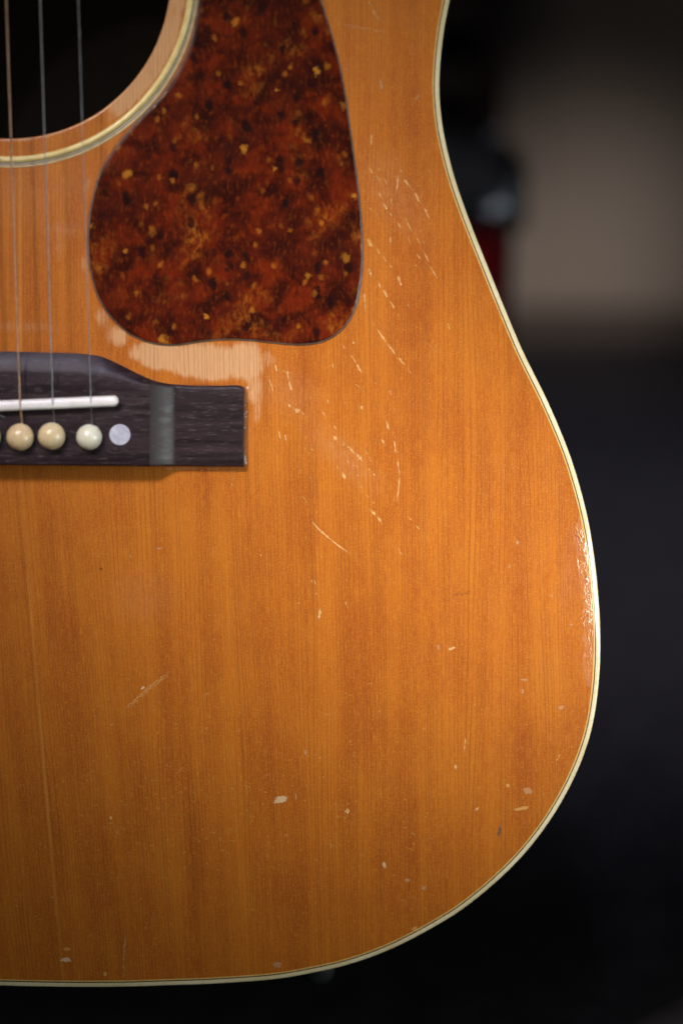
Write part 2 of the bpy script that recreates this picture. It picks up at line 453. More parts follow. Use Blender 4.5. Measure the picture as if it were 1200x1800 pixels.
M_wood = wood_material(); M_tort = tortoise_material(); M_rose = rosewood_material()
M_bind = binding_material()
M_black = plastic('black_purfling', (.010, .012, .010), (.020, .024, .018), .35, .5)
M_amber = plastic('amber_purfling', (.60, .36, .10), (.70, .46, .16), .35, .4)
M_ros_cream = plastic('rosette_cream', (.66, .49, .17), (.76, .60, .25), .35, .3)
M_ros_grey = plastic('rosette_grey', (.25, .20, .12), (.34, .27, .16), .4, .4)
M_ros_edge = plastic('rosette_edge', (.50, .38, .18), (.60, .47, .25), .4, .4)
M_saddle = plastic('bone_saddle', (.78, .75, .72), (.86, .84, .82), .3, .2, .3, sss=.15)
M_bronze = metal('bronze_string', (.62, .42, .27), .38, 1.6)
M_steel = metal('plain_steel_string', (.42, .43, .47), .35)
M_mahog = matte('dark_mahogany', (.045, .014, .007), (.075, .024, .011), .05, .35)
M_inside = matte('shaded_inside_wood', (.008, .0045, .003), (.013, .007, .005), .05, .8)  # soundhole shade put into this colour; the wood inside is paler
M_pearl = pearl_material()
M_flake = flake_material()
M_rimedge = plastic('pickguard_edge', (.115, .080, .066), (.19, .14, .12), .35, .4, .4)

# ------------------------------------------------------------------ the setting: wall and floor
WALL_Y = 1.85
M_wall = matte('plaster_wall', (.31, .265, .225), (.36, .315, .27), .006, .85, .0006)
M_floor = matte('dark_carpet', (.028, .026, .031), (.040, .037, .043), .05, .95, .002, spec=.1)
w = mesh_obj('wall', [(-2, WALL_Y, 0), (2.2, WALL_Y, 0), (2.2, WALL_Y, 2.4), (-2, WALL_Y, 2.4)], [(0, 1, 2, 3)], M_wall, smooth=False); w['kind'] = 'structure'
f = mesh_obj('floor', [(-2, -.6, 0), (2.2, -.6, 0), (2.2, WALL_Y + .05, 0), (-2, WALL_Y + .05, 0)], [(0, 1, 2, 3)], M_floor, smooth=False); f['kind'] = 'structure'

bb = box('baseboard', (-2, WALL_Y - .012, .0), (2.2, WALL_Y - .001, .030), matte('baseboard_paint', (.085, .070, .060), (.11, .092, .08), .01, .6), None, .003); bb['kind'] = 'structure'
# ------------------------------------------------------------------ background: shelf rack and red drum
M_shelf = matte('dark_stained_wood', (.018, .011, .009), (.032, .018, .014), .02, .55)
M_shelf_edge = matte('shelf_board_wood', (.040, .030, .024), (.060, .046, .036), .02, .6)
sy0, sy1 = 1.66, 1.84
xr = at_y(884, 300, sy0).x
rack = empty('shelf_rack', (xr - .22, (sy0 + sy1) / 2, 0))
tag(rack, 'dark stained wooden shelf rack against the wall behind the guitar waist', 'shelf')
def rk(n, lo, hi, m): 
    c = rack.location
    return box(n, [lo[i] - c[i] for i in range(3)], [hi[i] - c[i] for i in range(3)], m, rack, .002)
rk('side_panel', (xr - .018, sy0, 0), (xr, sy1, .95), M_shelf)
rk('side_panel', (xr - .46, sy0, 0), (xr - .442, sy1, .95), M_shelf)
rk('back_panel', (xr - .442, sy1 - .008, .02), (xr - .018, sy1 - .002, .93), M_shelf)
for py in (20, 150, 255, 380, 500):
    z = at_y(820, py, sy0).z
    rk('shelf_board', (xr - .442, sy0 + .004, z - .012), (xr - .018, sy1 - .008, z + .012), M_shelf_edge)

M_chrome = metal('chrome', (.80, .82, .86), .16)
M_red = NT('dark_red_lacquer')
_p = M_red.objmm(); _n = M_red.noise(_p, .02, 3)
M_red.bsdf(Base_Color=M_red.mix(_n, (.15, .0018, .0035), (.21, .003, .006)), Roughness=.4, Coat_Weight=.4, Coat_Roughness=.12)
M_red = M_red.m
M_skin = matte('black_drumhead', (.010, .010, .011), (.016, .016, .017), .03, .5)
DY, DR = 1.40, .15
dx = at_y(897, 430, DY).x - DR
ztop = at_y(860, 278, DY).z
drum = empty('drum', (dx, DY, 0))
tag(drum, 'dark red drum with chrome hoop and lugs on the floor behind the guitar', 'drum')
lathe('shell', [(DR - .008, .03), (DR, .03), (DR, ztop - .018), (DR - .008, ztop - .018)], M_red, drum, 64)
lathe('drumhead', [(DR - .002, ztop - .017), (DR - .002, ztop - .012), (DR - .02, ztop - .009)], M_skin, drum, 64)
for z0 in (.018, ztop - .017):
    lathe('hoop', [(DR + .003, z0), (DR + .009, z0 + .002), (DR + .009, z0 + .004), (DR + .005, z0 + .006), (DR + .005, z0 + .013),
                   (DR + .008, z0 + .015), (DR + .005, z0 + .017), (DR + .001, z0 + .015), (DR + .001, z0)], M_chrome, drum, 64)
for k in range(8):
    a = R(-90 + 26 + 45 * k)
    lg = lathe('lug', [(.0015, -.012), (.006, -.010), (.008, -.004), (.008, .004), (.006, .010), (.0015, .012)], M_chrome, drum, 16,
               ((DR + .004) * math.cos(a), (DR + .004) * math.sin(a), ztop - .020))
    tube('tension_rod', [((DR + .010) * math.cos(a), (DR + .010) * math.sin(a), ztop - .03), ((DR + .010) * math.cos(a), (DR + .010) * math.sin(a), ztop + .006)],
         .0034, M_chrome, drum, 10)
for k in range(3):
    a = R(-30 + 120 * k); ca_, sa_ = math.cos(a), math.sin(a)
    lathe('leg_bracket', [(.001, -.008), (.004, -.007), (.006, -.003), (.006, .003), (.004, .007), (.001, .008)], M_chrome, drum, 20, ((DR + .006) * ca_, (DR + .006) * sa_, ztop - .016))
    a2 = a + R(9)
    lathe('wing_bolt', [(.001, -.006), (.004, -.004), (.005, 0), (.004, .004), (.001, .006)], M_chrome, drum, 16, ((DR + .006) * math.cos(a2), (DR + .006) * math.sin(a2), ztop - .010))
    tube('leg', [((DR + .013) * ca_, (DR + .013) * sa_, ztop - .012), ((DR + .013) * ca_, (DR + .013) * sa_, .05), ((DR + .03) * ca_, (DR + .03) * sa_, .006)], .0045, M_chrome, drum, 12)
    lathe('foot', [(.006, 0), (.009, .002), (.009, .010), (.006, .018)], M_skin, drum, 16, ((DR + .03) * ca_, (DR + .03) * sa_, 0))

# ------------------------------------------------------------------ the guitar
base = O + u_ax * BU + v_ax * BV
guitar = empty('acoustic_guitar')
guitar.matrix_world = Matrix(((u_ax.x, v_ax.x, n_ax.x, base.x), (u_ax.y, v_ax.y, n_ax.y, base.y), (u_ax.z, v_ax.z, n_ax.z, base.z), (0, 0, 0, 1)))
tag(guitar, 'worn amber acoustic guitar with tortoiseshell pickguard and cream binding, standing upright', 'guitar')
MM = 1e-3
right_px = [(-60, 1731), (0, 1733.5), (60, 1735), (150, 1736), (230, 1735.3), (300, 1733), (360, 1731), (420, 1727.5), (490, 1721.5), (560, 1709), (600, 1700), (645, 1686), (690, 1668),
    (720, 1653.5), (765, 1629), (810, 1601), (872, 1551), (922, 1501), (961, 1451), (992, 1401), (1017, 1350), (1035, 1300), (1044, 1262), (1051.5, 1208), (1055, 1150), (1055, 1091),
    (1051, 1033), (1044.5, 975), (1034, 916), (1019.7, 858), (1001.7, 800), (982, 750), (959, 698), (930, 640), (917, 613), (885, 536.7), (854, 460),
    (823.6, 383), (797.5, 306.7), (779.5, 230), (774.3, 190), (772.3, 150), (775, 100), (781, 50), (790.6, 0), (812, -90), (838, -210), (845, -340), (818, -490), (740, -640),
    (600, -760), (400, -840), (200, -885), (60, -905)]
A0 = np.array((13., -46.)); A1 = np.array((135., 1736.)); ad = (A1 - A0) / np.linalg.norm(A1 - A0)
def mirror(p):
    d = np.array(p, float) - A0; par = ad * d.dot(ad); return tuple(A0 + 2 * par - d)
left_px = [mirror(p) for p in right_px[12:]][::-1]
out_px = catmull(right_px + left_px, 4.0, True)
outline = smooth_loop(np.array([L(x, y)[:2] for x, y in out_px]), 10)
nrm = smooth_loop(inward(outline), 4)

WB, WK, WA = 1.66 * MM, 2.02 * MM, 2.50 * MM       # binding, black line, amber line (distance in from the edge)
sweep('binding', outline, nrm, [(0.0, -7 * MM), (0, -1.0 * MM), (.05 * MM, -.58 * MM), (.16 * MM, -.29 * MM), (.34 * MM, -.11 * MM), (.58 * MM, -.025 * MM), (.85 * MM, -.003 * MM), (WB, .0)], M_bind, guitar, sharp=60)
sweep('black_purfling', outline, nrm, [(WB, -1 * MM), (WB, .0), (WK, 0), (WK, -1 * MM)], M_black, guitar)
sweep('amber_purfling', outline, nrm, [(WK, -1 * MM), (WK, .0), (WA, 0), (WA, -1 * MM)], M_amber, guitar)
sweep('sides', outline, nrm, [(.1 * MM, -7 * MM), (.1 * MM, -100 * MM)], M_mahog, guitar)
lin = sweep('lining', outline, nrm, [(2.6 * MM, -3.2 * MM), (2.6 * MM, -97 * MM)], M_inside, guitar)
sweep('back', outline, nrm, [(.0, -96 * MM), (0, -101 * MM), (2 * MM, -102 * MM), (30 * MM, -106 * MM)], M_mahog, guitar, cap=True)
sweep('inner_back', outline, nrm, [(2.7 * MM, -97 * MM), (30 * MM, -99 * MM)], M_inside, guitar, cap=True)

# the edge is worn round where an arm rests: it rolls off along the widest part
def roll(x, y, d):
    px_, py_ = uv2px(x, y)
    wy = np.clip((py_ - 905) / 80, 0, 1) * np.clip((1165 - py_) / 90, 0, 1); wy = wy * wy * (3 - 2 * wy) * (px_ > 900)
    t = np.clip(1 - d / (4.6 * MM), 0, 1)
    return -.95 * MM * wy * t * t
def roll_obj(o):
    me_ = o.data; c_ = np.empty(len(me_.vertices) * 3); me_.vertices.foreach_get('co', c_); c_ = c_.reshape(-1, 3)
    sub = np.where((c_[:, 0] > .12) & (c_[:, 2] > -1.2 * MM))[0]
    oo = outline[(outline[:, 0] > .12)]
    for a0 in range(0, len(sub), 4000):
        ii = sub[a0:a0 + 4000]
        dist = np.sqrt(((c_[ii, None, :2] - oo[None]) ** 2).sum(2)).min(1)
        c_[ii, 2] += roll(c_[ii, 0], c_[ii, 1], dist)
    me_.vertices.foreach_set('co', c_.ravel()); me_.update()
for nm in ('binding', 'black_purfling', 'amber_purfling'): roll_obj(bpy.data.objects[nm])

# soundboard: one sheet with its soundhole, carrying grain coordinates and wear masks
HC = L(13, -46); HCx, HCy = HC.x, HC.y
_e = [(L(x, y) - HC).length for x, y in ((296.7, 0), (257, 113), (213, 167), (143, 215), (83, 235), (27, 242))]
HR = sum(_e) / len(_e)
K = HR / 289.0                        # local metres per photograph pixel round the soundhole
inner = outline + nrm * WA
nh = 160
RND = [(0.0, -2.8 * MM), (0.0, -.7 * MM), (.10 * MM, -.32 * MM), (.32 * MM, -.09 * MM), (.7 * MM, 0)]
def hole_ring(r): return np.array([(HCx + r * math.cos(2 * math.pi * i / nh), HCy + r * math.sin(2 * math.pi * i / nh)) for i in range(nh)])
h_in = hole_ring(HR + .7 * MM)
xs = np.arange(L(-40, 900).x, L(1090, 900).x, 1.25 * MM); ys = np.arange(L(600, 1760).y, L(600, -40).y, 1.25 * MM)
gx, gy = np.meshgrid(xs, ys); gx = gx + (np.arange(len(ys)) % 2)[:, None] * .6 * MM
gx = gx.ravel(); gy = gy.ravel()
safe = outline + nrm * (WA + 1.5 * MM); ringp = outline + nrm * (WA + .75 * MM); ringp = ringp[ringp[:, 0] > .10]
keep = inside(safe[::2], gx, gy) & (np.hypot(gx - HCx, gy - HCy) > HR + 1.6 * MM)
pts = [Vector(p) for p in np.concatenate([inner, h_in, ringp, np.stack([gx[keep], gy[keep]], 1)])]
ni = len(inner)
edges = [(i, (i + 1) % ni) for i in range(ni)] + [(ni + i, ni + (i + 1) % nh) for i in range(nh)]
res = delaunay_2d_cdt(pts, edges, [], 0, 1e-7)
V = np.array([tuple(v) for v in res[0]]); T = np.array(res[2])
cen = V[T].mean(1)
ok = inside(inner, cen[:, 0], cen[:, 1]) & (np.hypot(cen[:, 0] - HCx, cen[:, 1] - HCy) > HR + .7 * MM * .995)
T = T[ok]
verts = [(x, y, 0) for x, y in V]; faces = [tuple(t) for t in T]
b0 = len(verts)
for d, z in RND: verts += [(x, y, z) for x, y in hole_ring(HR + d)]
for k in range(len(RND) - 1):
    for i in range(nh):
        j = (i + 1) % nh; faces.append((b0 + k * nh + i, b0 + k * nh + j, b0 + (k + 1) * nh + j, b0 + (k + 1) * nh + i))
board = mesh_obj('soundboard', verts, faces, M_wood, guitar, sharp=50)
recalc(board); roll_obj(board)
me = board.data
if me.polygons[0].normal.z < 0: me.flip_normals()
co = np.empty(len(me.vertices) * 3); me.vertices.foreach_get('co', co); co = co.reshape(-1, 3)
PX, PY = uv2px(co[:, 0], co[:, 1])
def blob(x, y, rx, ry, rot=0, soft=.5):
    c, s_ = math.cos(R(rot)), math.sin(R(rot)); dx_ = PX - x; dy_ = PY - y
    d = np.hypot((dx_ * c + dy_ * s_) / rx, (-dx_ * s_ + dy_ * c) / ry)
    t = np.clip((1 - d) / soft + .0, 0, 1); return t * t * (3 - 2 * t)
wear = np.zeros(len(PX))
def W(a, x, y, rx, ry, rot=0, soft=.85):
    global wear; wear = np.maximum(wear, a * blob(x, y, rx, ry, rot, soft))
# under the pickguard, above the bridge wing
W(1.15, 285, 626, 85, 40, 10, .7); W(1.2, 365, 636, 115, 50, 4, .7); W(1.1, 432, 636, 52, 58, 8, .7); W(.8, 448, 685, 28, 60, 4); W(.62, 452, 725, 16, 40)
W(.85, 205, 590, 42, 34, 35); W(.62, 180, 560, 26, 46, -25); W(.55, 470, 630, 30, 34)
# round the soundhole on the player's side
ang = np.arctan2(co[:, 1] - HCy, co[:, 0] - HCx); rr = np.hypot(co[:, 0] - HCx, co[:, 1] - HCy) / K
ringm = (np.clip((rr - 280) / 8, 0, 1) * np.clip((324 - rr) / 8, 0, 1)) * np.clip((ang + R(62)) / R(12), 0, 1)
wear = np.maximum(wear, .95 * ringm * (ang < R(70)))
wear = np.maximum(wear, .60 * np.clip((297 - rr) / 6, 0, 1) * (rr > 280))
W(.50, 152, 330, 14, 70, 10); W(.52, 106, 440, 22, 60); W(.50, 150, 480, 16, 60); W(.42, 120, 405, 40, 20)
haze = np.zeros(len(PX))
for a, x, y, rx, ry, rot in ((.8, 110, 402, 55, 22, 0), (.9, 40, 574, 110, 12, 2), (.4, 80, 330, 160, 100, 0), (.5, 505, 690, 90, 60, 30), (.6, 600, 800, 130, 40, 42),
        (.5, 690, 340, 60, 120, -30), (.35, 1000, 1000, 30, 120, 0), (.35, 250, 1050, 90, 70, 0), (.5, 430, 760, 20, 70, 0)):
    haze = np.maximum(haze, a * blob(x, y, rx, ry, rot, .9))
craze = np.zeros(len(PX))
edge_d = np.interp(PY, [p[1] for p in right_px[::-1] if 600 < p[1] < 1500 and p[0] > 900], [p[0] for p in right_px[::-1] if 600 < p[1] < 1500 and p[0] > 900]) - PX
craze = np.clip((36 - edge_d) / 30, 0, 1) ** 1.5 * np.clip((PY - 905) / 40, 0, 1) * np.clip((1215 - PY) / 60, 0, 1)
craze = craze * .35
for nm_, arr in (('wear', wear), ('haze', haze), ('craze', craze)):
    at = me.attributes.new(nm_, 'FLOAT', 'POINT'); at.data.foreach_set('value', arr.astype(np.float32))
# the grain fans a little: leaning towards the lower left half, upright on the right
lean = .085 * np.clip(PY - 820, 0, None) * np.clip(1 - PX / 760, 0, 1.1)
lean = lean + .000035 * np.clip(PY - 1150, 0, None) ** 2 * np.clip(1 - PX / 900, 0, 1)
sx_ = (PX - lean) * .195; sy_ = (1800 - PY) * .195
loops = np.empty(len(me.loops), np.int32); me.loops.foreach_get('vertex_index', loops)
uvl = me.uv_layers.new(name='grain'); uvl.data.foreach_set('uv', np.stack([sx_[loops], sy_[loops]], 1).ravel().astype(np.float32))

# rosette rings, each an inlay a hair proud of the wood
def ring(name, r0, r1, z, mat):
    prof = [(r0, -.3 * MM), (r0, z), (r1, z), (r1, -.3 * MM)]
    verts = []; faces = []; n = 200
    for r_, z_ in prof:
        for i in range(n): verts.append((HCx + r_ * K * math.cos(2 * math.pi * i / n), HCy + r_ * K * math.sin(2 * math.pi * i / n), z_))
    for k in range(3):
        for i in range(n): j = (i + 1) % n; faces.append((k * n + i, k * n + j, (k + 1) * n + j, (k + 1) * n + i))
    return recalc(mesh_obj(name, verts, faces, mat, ros))
ros = empty('rosette', (0, 0, 0)); ros.parent = guitar
ring('cream_ring', 320.5, 331.5, .05 * MM, M_ros_cream)
ring('black_ring', 331.5, 332.6, .04 * MM, M_black)
ring('grey_ring', 332.6, 337, .05 * MM, M_ros_grey)
ring('outer_ring', 337, 340.5, .045 * MM, M_ros_edge)

# pickguard
pg_px = [(347.5, 0), (343, 37), (331.7, 82.5), (313, 124), (281, 170), (249, 203), (221.7, 234), (194, 270), (176, 302), (162, 348), (155, 394), (154, 440), (160, 486),
    (173.5, 527), (199, 564), (231, 591), (267.5, 605), (304, 608.7), (345, 603), (387, 598.5), (441.7, 600), (496.7, 606), (533, 607.3), (570, 601), (602, 580), (625, 545),
    (634.5, 504), (638.8, 458), (638, 412), (633, 348), (625, 284), (616, 220), (606.7, 156), (593, 92), (577, 37), (565.5, 0), (525, -110), (470, -210), (405, -290), (350, -320),
    (318, -290), (322, -240), (340, -160), (353, -60)]
pg = smooth_loop(np.array([L(x, y)[:2] for x, y in catmull(pg_px, 4.0, True)]), 5)
pgn = smooth_loop(inward(pg), 3)
guard = sweep('pickguard', pg, pgn, [(.62 * MM, .10 * MM), (.62 * MM, .80 * MM), (.75 * MM, .97 * MM), (1.05 * MM, 1.05 * MM), (1.6 * MM, 1.06 * MM)], M_tort, guitar, cap=True, sharp=75)
edge = sweep('pickguard_edge', pg, pgn, [(0, .03 * MM), (.12 * MM, .30 * MM), (.42 * MM, .72 * MM), (.66 * MM, .84 * MM), (.66 * MM, .1 * MM)], M_rimedge, guitar, sharp=75)
edge.parent = guard; edge['label'] = 'pale grey bevelled edge'

# bridge
BC = 13.0                                   # pixel column of the bridge's middle
tx = [0, 77, 130, 153, 180, 199, 222, 245, 268, 291, 326, 383, 424, 428.6]
ty = [617.5, 619.2, 620.8, 622.5, 627, 635, 646, 657.5, 667.5, 673.5, 676.8, 677.8, 678, 681]
fine = catmull(list(zip(tx, ty)), 2.0)
def ytop(x): return float(np.interp(x, fine[:, 0], fine[:, 1]))
def crown(q): return 1 - (1 - q) ** 1.5
def thick(x):
    if x < 264: return 8.4
    t = min(1, (x - 264) / 46); return 3.3 + 5.1 * (1 - t) ** 1.4
cols = sorted(set([BC + i * (264 - BC - .3) / 60 for i in range(61)] + [264.0 + 46 * (i / 24) for i in range(25)] + [312 + i * 6 for i in range(20)] + [427.5, 428.8, 429.6]))
cols = [c for c in cols if c <= 429.6]
allc = [2 * BC - c for c in cols[:0:-1]] + cols
verts = []; nr = None
for cx in allc:
    xr_ = abs(cx - BC) + BC; yt, yb = ytop(xr_), 816 + .0095 * cx
    th = thick(xr_); endd = 429.6 - xr_
    endk = 1 - .25 * max(0, 1 - endd / 2.5) ** 2
    rows = [(yt, 0)]
    span = yb - yt
    bev = 40 if xr_ < 264 else 5
    eh = (3.0 if xr_ < 264 else th - .7)
    bev = min(bev, span * .3)
    if xr_ < 264:                        # the belly's crown fades towards the wings
        k_ = np.clip((264 - xr_) / 90, 0, 1); bev = 12 + 24 * k_; eh = 5.9 - .2 * k_
    for q in np.linspace(0, 1, 12):
        rows.append((yt + bev * q, eh + (th - eh) * crown(q)))
    for q in np.linspace(0, 1, 14)[1:]:
        rows.append((yt + bev + (yb - 4 - yt - bev) * q, th))
    rows += [(yb - 2.2, th - .10), (yb - .9, th - .32), (yb, th - .9), (yb, 0)]
    nr = len(rows)
    for y_, h_ in rows:
        hh = max(0.02, h_ * endk) * MM
        p = L(cx, y_, 0.0) if h_ < 1 else L(cx, y_, hh * .5)
        verts.append((p.x, p.y, hh))
faces = []
for i in range(len(allc) - 1):
    for k in range(nr - 1):
        faces.append((i * nr + k, i * nr + k + 1, (i + 1) * nr + k + 1, (i + 1) * nr + k))
faces.append(tuple(range(nr))); faces.append(tuple(range((len(allc) - 1) * nr, len(allc) * nr)))
bridge = recalc(mesh_obj('bridge', verts, faces, M_rose, guitar, sharp=32))

BH = 8.4 * MM
# saddle: a rounded bone bar let into the bridge at a slant
sp = []
a_, b_ = np.array((-192., 722.)), np.array((199.5, 705.0)); dd = (b_ - a_) / np.linalg.norm(b_ - a_); nn = np.array((-dd[1], dd[0]))
for k in range(13):
    t = -math.pi / 2 + math.pi * k / 12; sp.append(b_ + 9.3 * (dd * math.cos(t) + nn * math.sin(t)))
for k in range(13):
    t = math.pi / 2 + math.pi * k / 12; sp.append(a_ + 9.3 * (dd * math.cos(t) + nn * math.sin(t)))
spl = np.array([L(x, y, BH + 2 * MM)[:2] for x, y in sp])
sweep('saddle', spl, inward(spl), [(0, BH - 1 * MM), (0, BH + 2.2 * MM), (.12 * MM, BH + 2.7 * MM), (.4 * MM, BH + 3.15 * MM), (.85 * MM, BH + 3.4 * MM), (1.4 * MM, BH + 3.5 * MM)], M_saddle, bridge, cap=True, sharp=70)

pin_spots = [(35.8, 768.4, 23.8, ((.70, .52, .29), (.79, .62, .39))), (91, 766.8, 24, ((.68, .54, .31), (.78, .65, .41))), (157, 768.6, 22.6, ((.72, .70, .54), (.80, .79, .66))),
             (-22, 768, 23.5, ((.60, .56, .33), (.70, .66, .42))), (-83, 768, 23.5, ((.68, .54, .31), (.78, .65, .41))), (-142, 768, 23.5, ((.68, .50, .28), (.76, .6, .36)))]
pin_prof = [(.5, 4.9), (1.4, 4.75), (2.4, 4.35), (3.3, 3.65), (4.0, 2.75), (4.4, 1.9), (4.55, 1.2), (4.45, .5), (4.0, -.1), (3.2, -.4)]
for i, (x, y, r_, cc) in enumerate(pin_spots):
    mt = plastic('pin_ivory_%d' % i, cc[0], cc[1], .26, .25, .5, sss=.1)
    k_ = r_ * .195 / 4.55 * MM * .985
    lathe('bridge_pin', [(q * k_, z_ * k_ + .5 * MM) for q, z_ in pin_prof], mt, bridge, 40, tuple(L(x, y, BH + 2 * MM)[:2]) + (BH,), sharp=80)
for x in (211, -197):
    lathe('position_dot', [(3.5 * MM, -.3 * MM), (3.5 * MM, .03 * MM), (3.3 * MM, .06 * MM)], M_pearl, bridge, 40, tuple(L(x, 764, BH)[:2]) + (BH,))

# strings: from above the frame over the saddle down to the pins
SH = BH + 3.6 * MM
str_px = [((11.5, 0), (35.8, 708), (39.5, 747), .31, M_bronze), ((71, 0), (93, 706), (96, 745), .205, M_steel), ((138, 0), (160, 703), (162, 746), .155, M_steel),
          ((-48, 0), (-24, 711), (-20, 748), .40, M_bronze), ((-107, 0), (-84, 714), (-81, 749), .50, M_bronze), ((-166, 0), (-142, 716), (-140, 750), .62, M_bronze)]
for i, (p0, p1, p2, rad, mt) in enumerate(str_px):
    a = L(*p0, SH + .5 * MM); b = L(*p1, SH + rad * .5 * MM); c = L(*p2, BH + 1.2 * MM)
    far = a + (a - b) * 1.9
    path = [far, a] + [a.lerp(b, q) for q in (.3, .6, .9, .985)] + [b, b.lerp(c, .06), b.lerp(c, .5), c]
    tube('string', path, rad * MM, mt, guitar, 8)
# loose cut end of the wound string beside the first pin
e0 = L(-14, 726, BH + 1.2 * MM); e1 = L(9, 733.5, BH + .5 * MM)
tube('string_end', [e0, e0.lerp(e1, .5) + Vector((0, .0002, .0003)), e1], .25 * MM, M_steel, guitar, 6)

# ------------------------------------------------------------------ chips and scratches in the lacquer, painted glue glints (uncountable wear: one joined part)
fv, ff, fc = [], [], []
def edge_in(x, y): return bool(inside(np.array(out_px)[::6], np.array([x + 30.0]), np.array([y + 0.0]))[0])
Z0 = .045 * MM
CW = (.74, .42, .17); CY = (.70, .35, .10); CV = (.56, .27, .12); CO = (.68, .30, .05); CD = (.10, .05, .03); CWH = (.78, .52, .30)
def stroke(pts, w, col=CW, alpha=1.0, rough=.35, z=Z0):
    pts = [np.array(p, float) for p in pts]
    seg = []
    for i in range(len(pts) - 1):
        n = max(2, int(np.linalg.norm(pts[i + 1] - pts[i]) / 3.0))
        for j in range(n): seg.append(pts[i] + (pts[i + 1] - pts[i]) * j / n)
    seg.append(pts[-1]); seg = np.array(seg); n = len(seg)
    t = np.gradient(seg, axis=0); t /= np.maximum(np.linalg.norm(t, axis=1), 1e-6)[:, None]
    nn_ = np.stack([-t[:, 1], t[:, 0]], 1)
    seg = seg + nn_ * rng.normal(0, rough * w * .25, n)[:, None]
    k0 = len(fv)
    for i in range(n):
        q = i / (n - 1); env = min(1, (math.sin(math.pi * min(max(q, .03), .97))) * 1.6 + .12)
        ww = w * env * (1 + rng.normal(0, rough)); ww = max(ww, .3) * .72
        aa = alpha * (.55 + .45 * env) * (1 + rng.normal(0, .18))
        for s_, al in ((-1, 0), (-.4, aa), (.4, aa), (1, 0)):
            p = seg[i] + nn_[i] * ww * s_
            l_ = L(p[0], p[1]); fv.append((l_.x, l_.y, z)); fc.append((*col, max(0, min(1, al))))
    for i in range(n - 1):
        for k in range(3):
            ff.append((k0 + i * 4 + k, k0 + i * 4 + k + 1, k0 + i * 4 + 5 + k, k0 + i * 4 + 4 + k))
def chip(x, y, rx, ry, rot=0, col=CW, alpha=1.0):
    k0 = len(fv); n = 12; c, s_ = math.cos(R(rot)), math.sin(R(rot))
    l_ = L(x, y); fv.append((l_.x, l_.y, Z0)); fc.append((*col, alpha))
    for ringk, al in ((.6, alpha * .9), (1.05, 0)):
        for i in range(n):
            w_ = 2 * math.pi * i / n; r_ = ringk * (1 + rng.normal(0, .2))
            a, b = rx * r_ * math.cos(w_), ry * r_ * math.sin(w_)
            l_ = L(x + a * c - b * s_, y + a * s_ + b * c); fv.append((l_.x, l_.y, Z0)); fc.append((*col, al))
    for i in range(n):
        j = (i + 1) % n
        ff.append((k0, k0 + 1 + i, k0 + 1 + j)); ff.append((k0 + 1 + i, k0 + 1 + n + i, k0 + 1 + n + j, k0 + 1 + j))
def A(lst, ox, oy, sc, col=CW, alpha=.95):
    for q in lst:
        x1, y1, x2, y2 = q[:4]; w_ = (q[4] if len(q) > 4 else 9) / sc
        stroke([(ox + x1 / sc, oy + y1 / sc), (ox + x2 / sc, oy + y2 / sc)], max(1.8, w_ * .74), q[5] if len(q) > 5 else col, q[6] if len(q) > 6 else alpha)
A([(265, 150, 280, 235, 22, CV), (535, 255, 500, 305, 14, CV), (205, 530, 205, 605, 14), (190, 760, 215, 800, 10), (245, 820, 262, 860, 14), (390, 800, 380, 930, 12), (430, 840, 475, 905, 15),
   (505, 935, 535, 1000, 15), (565, 1035, 605, 1115, 14), (285, 1000, 315, 1055, 15), (190, 1030, 205, 1060), (240, 1070, 252, 1110), (330, 1070, 350, 1100), (385, 1140, 410, 1180),
   (440, 1110, 480, 1200, 10), (455, 1240, 475, 1290), (510, 1235, 540, 1285), (560, 1330, 600, 1410, 8), (610, 1440, 660, 1530, 9), (180, 1250, 210, 1310, 32, CY), (240, 1310, 262, 1360, 26, CY),
   (335, 1235, 335, 1280, 16), (190, 1455, 205, 1510, 24), (285, 1360, 305, 1410, 10), (330, 1430, 350, 1455, 12), (385, 1500, 410, 1575, 18), (505, 1420, 515, 1440, 14),
   (258, 1550, 265, 1590, 14), (290, 1600, 312, 1655, 24), (335, 1680, 365, 1735, 14), (390, 1770, 395, 1785, 12), (155, 1620, 165, 1750, 13), (450, 1700, 465, 1720, 10), (350, 720, 355, 735, 14),
   (400, 770, 415, 800, 8), (515, 1350, 540, 1390), (210, 890, 214, 910), (255, 760, 258, 790), (300, 840, 310, 880), (260, 930, 265, 970), (725, 1330, 735, 1350, 8, CV, .6), (645, 1330, 662, 1360, 8, CV, .6),
   (600, 470, 615, 460, 20, CD, .4), (25, 70, 40, 90, 24, CV, .7)], 600, 100, 3.913)
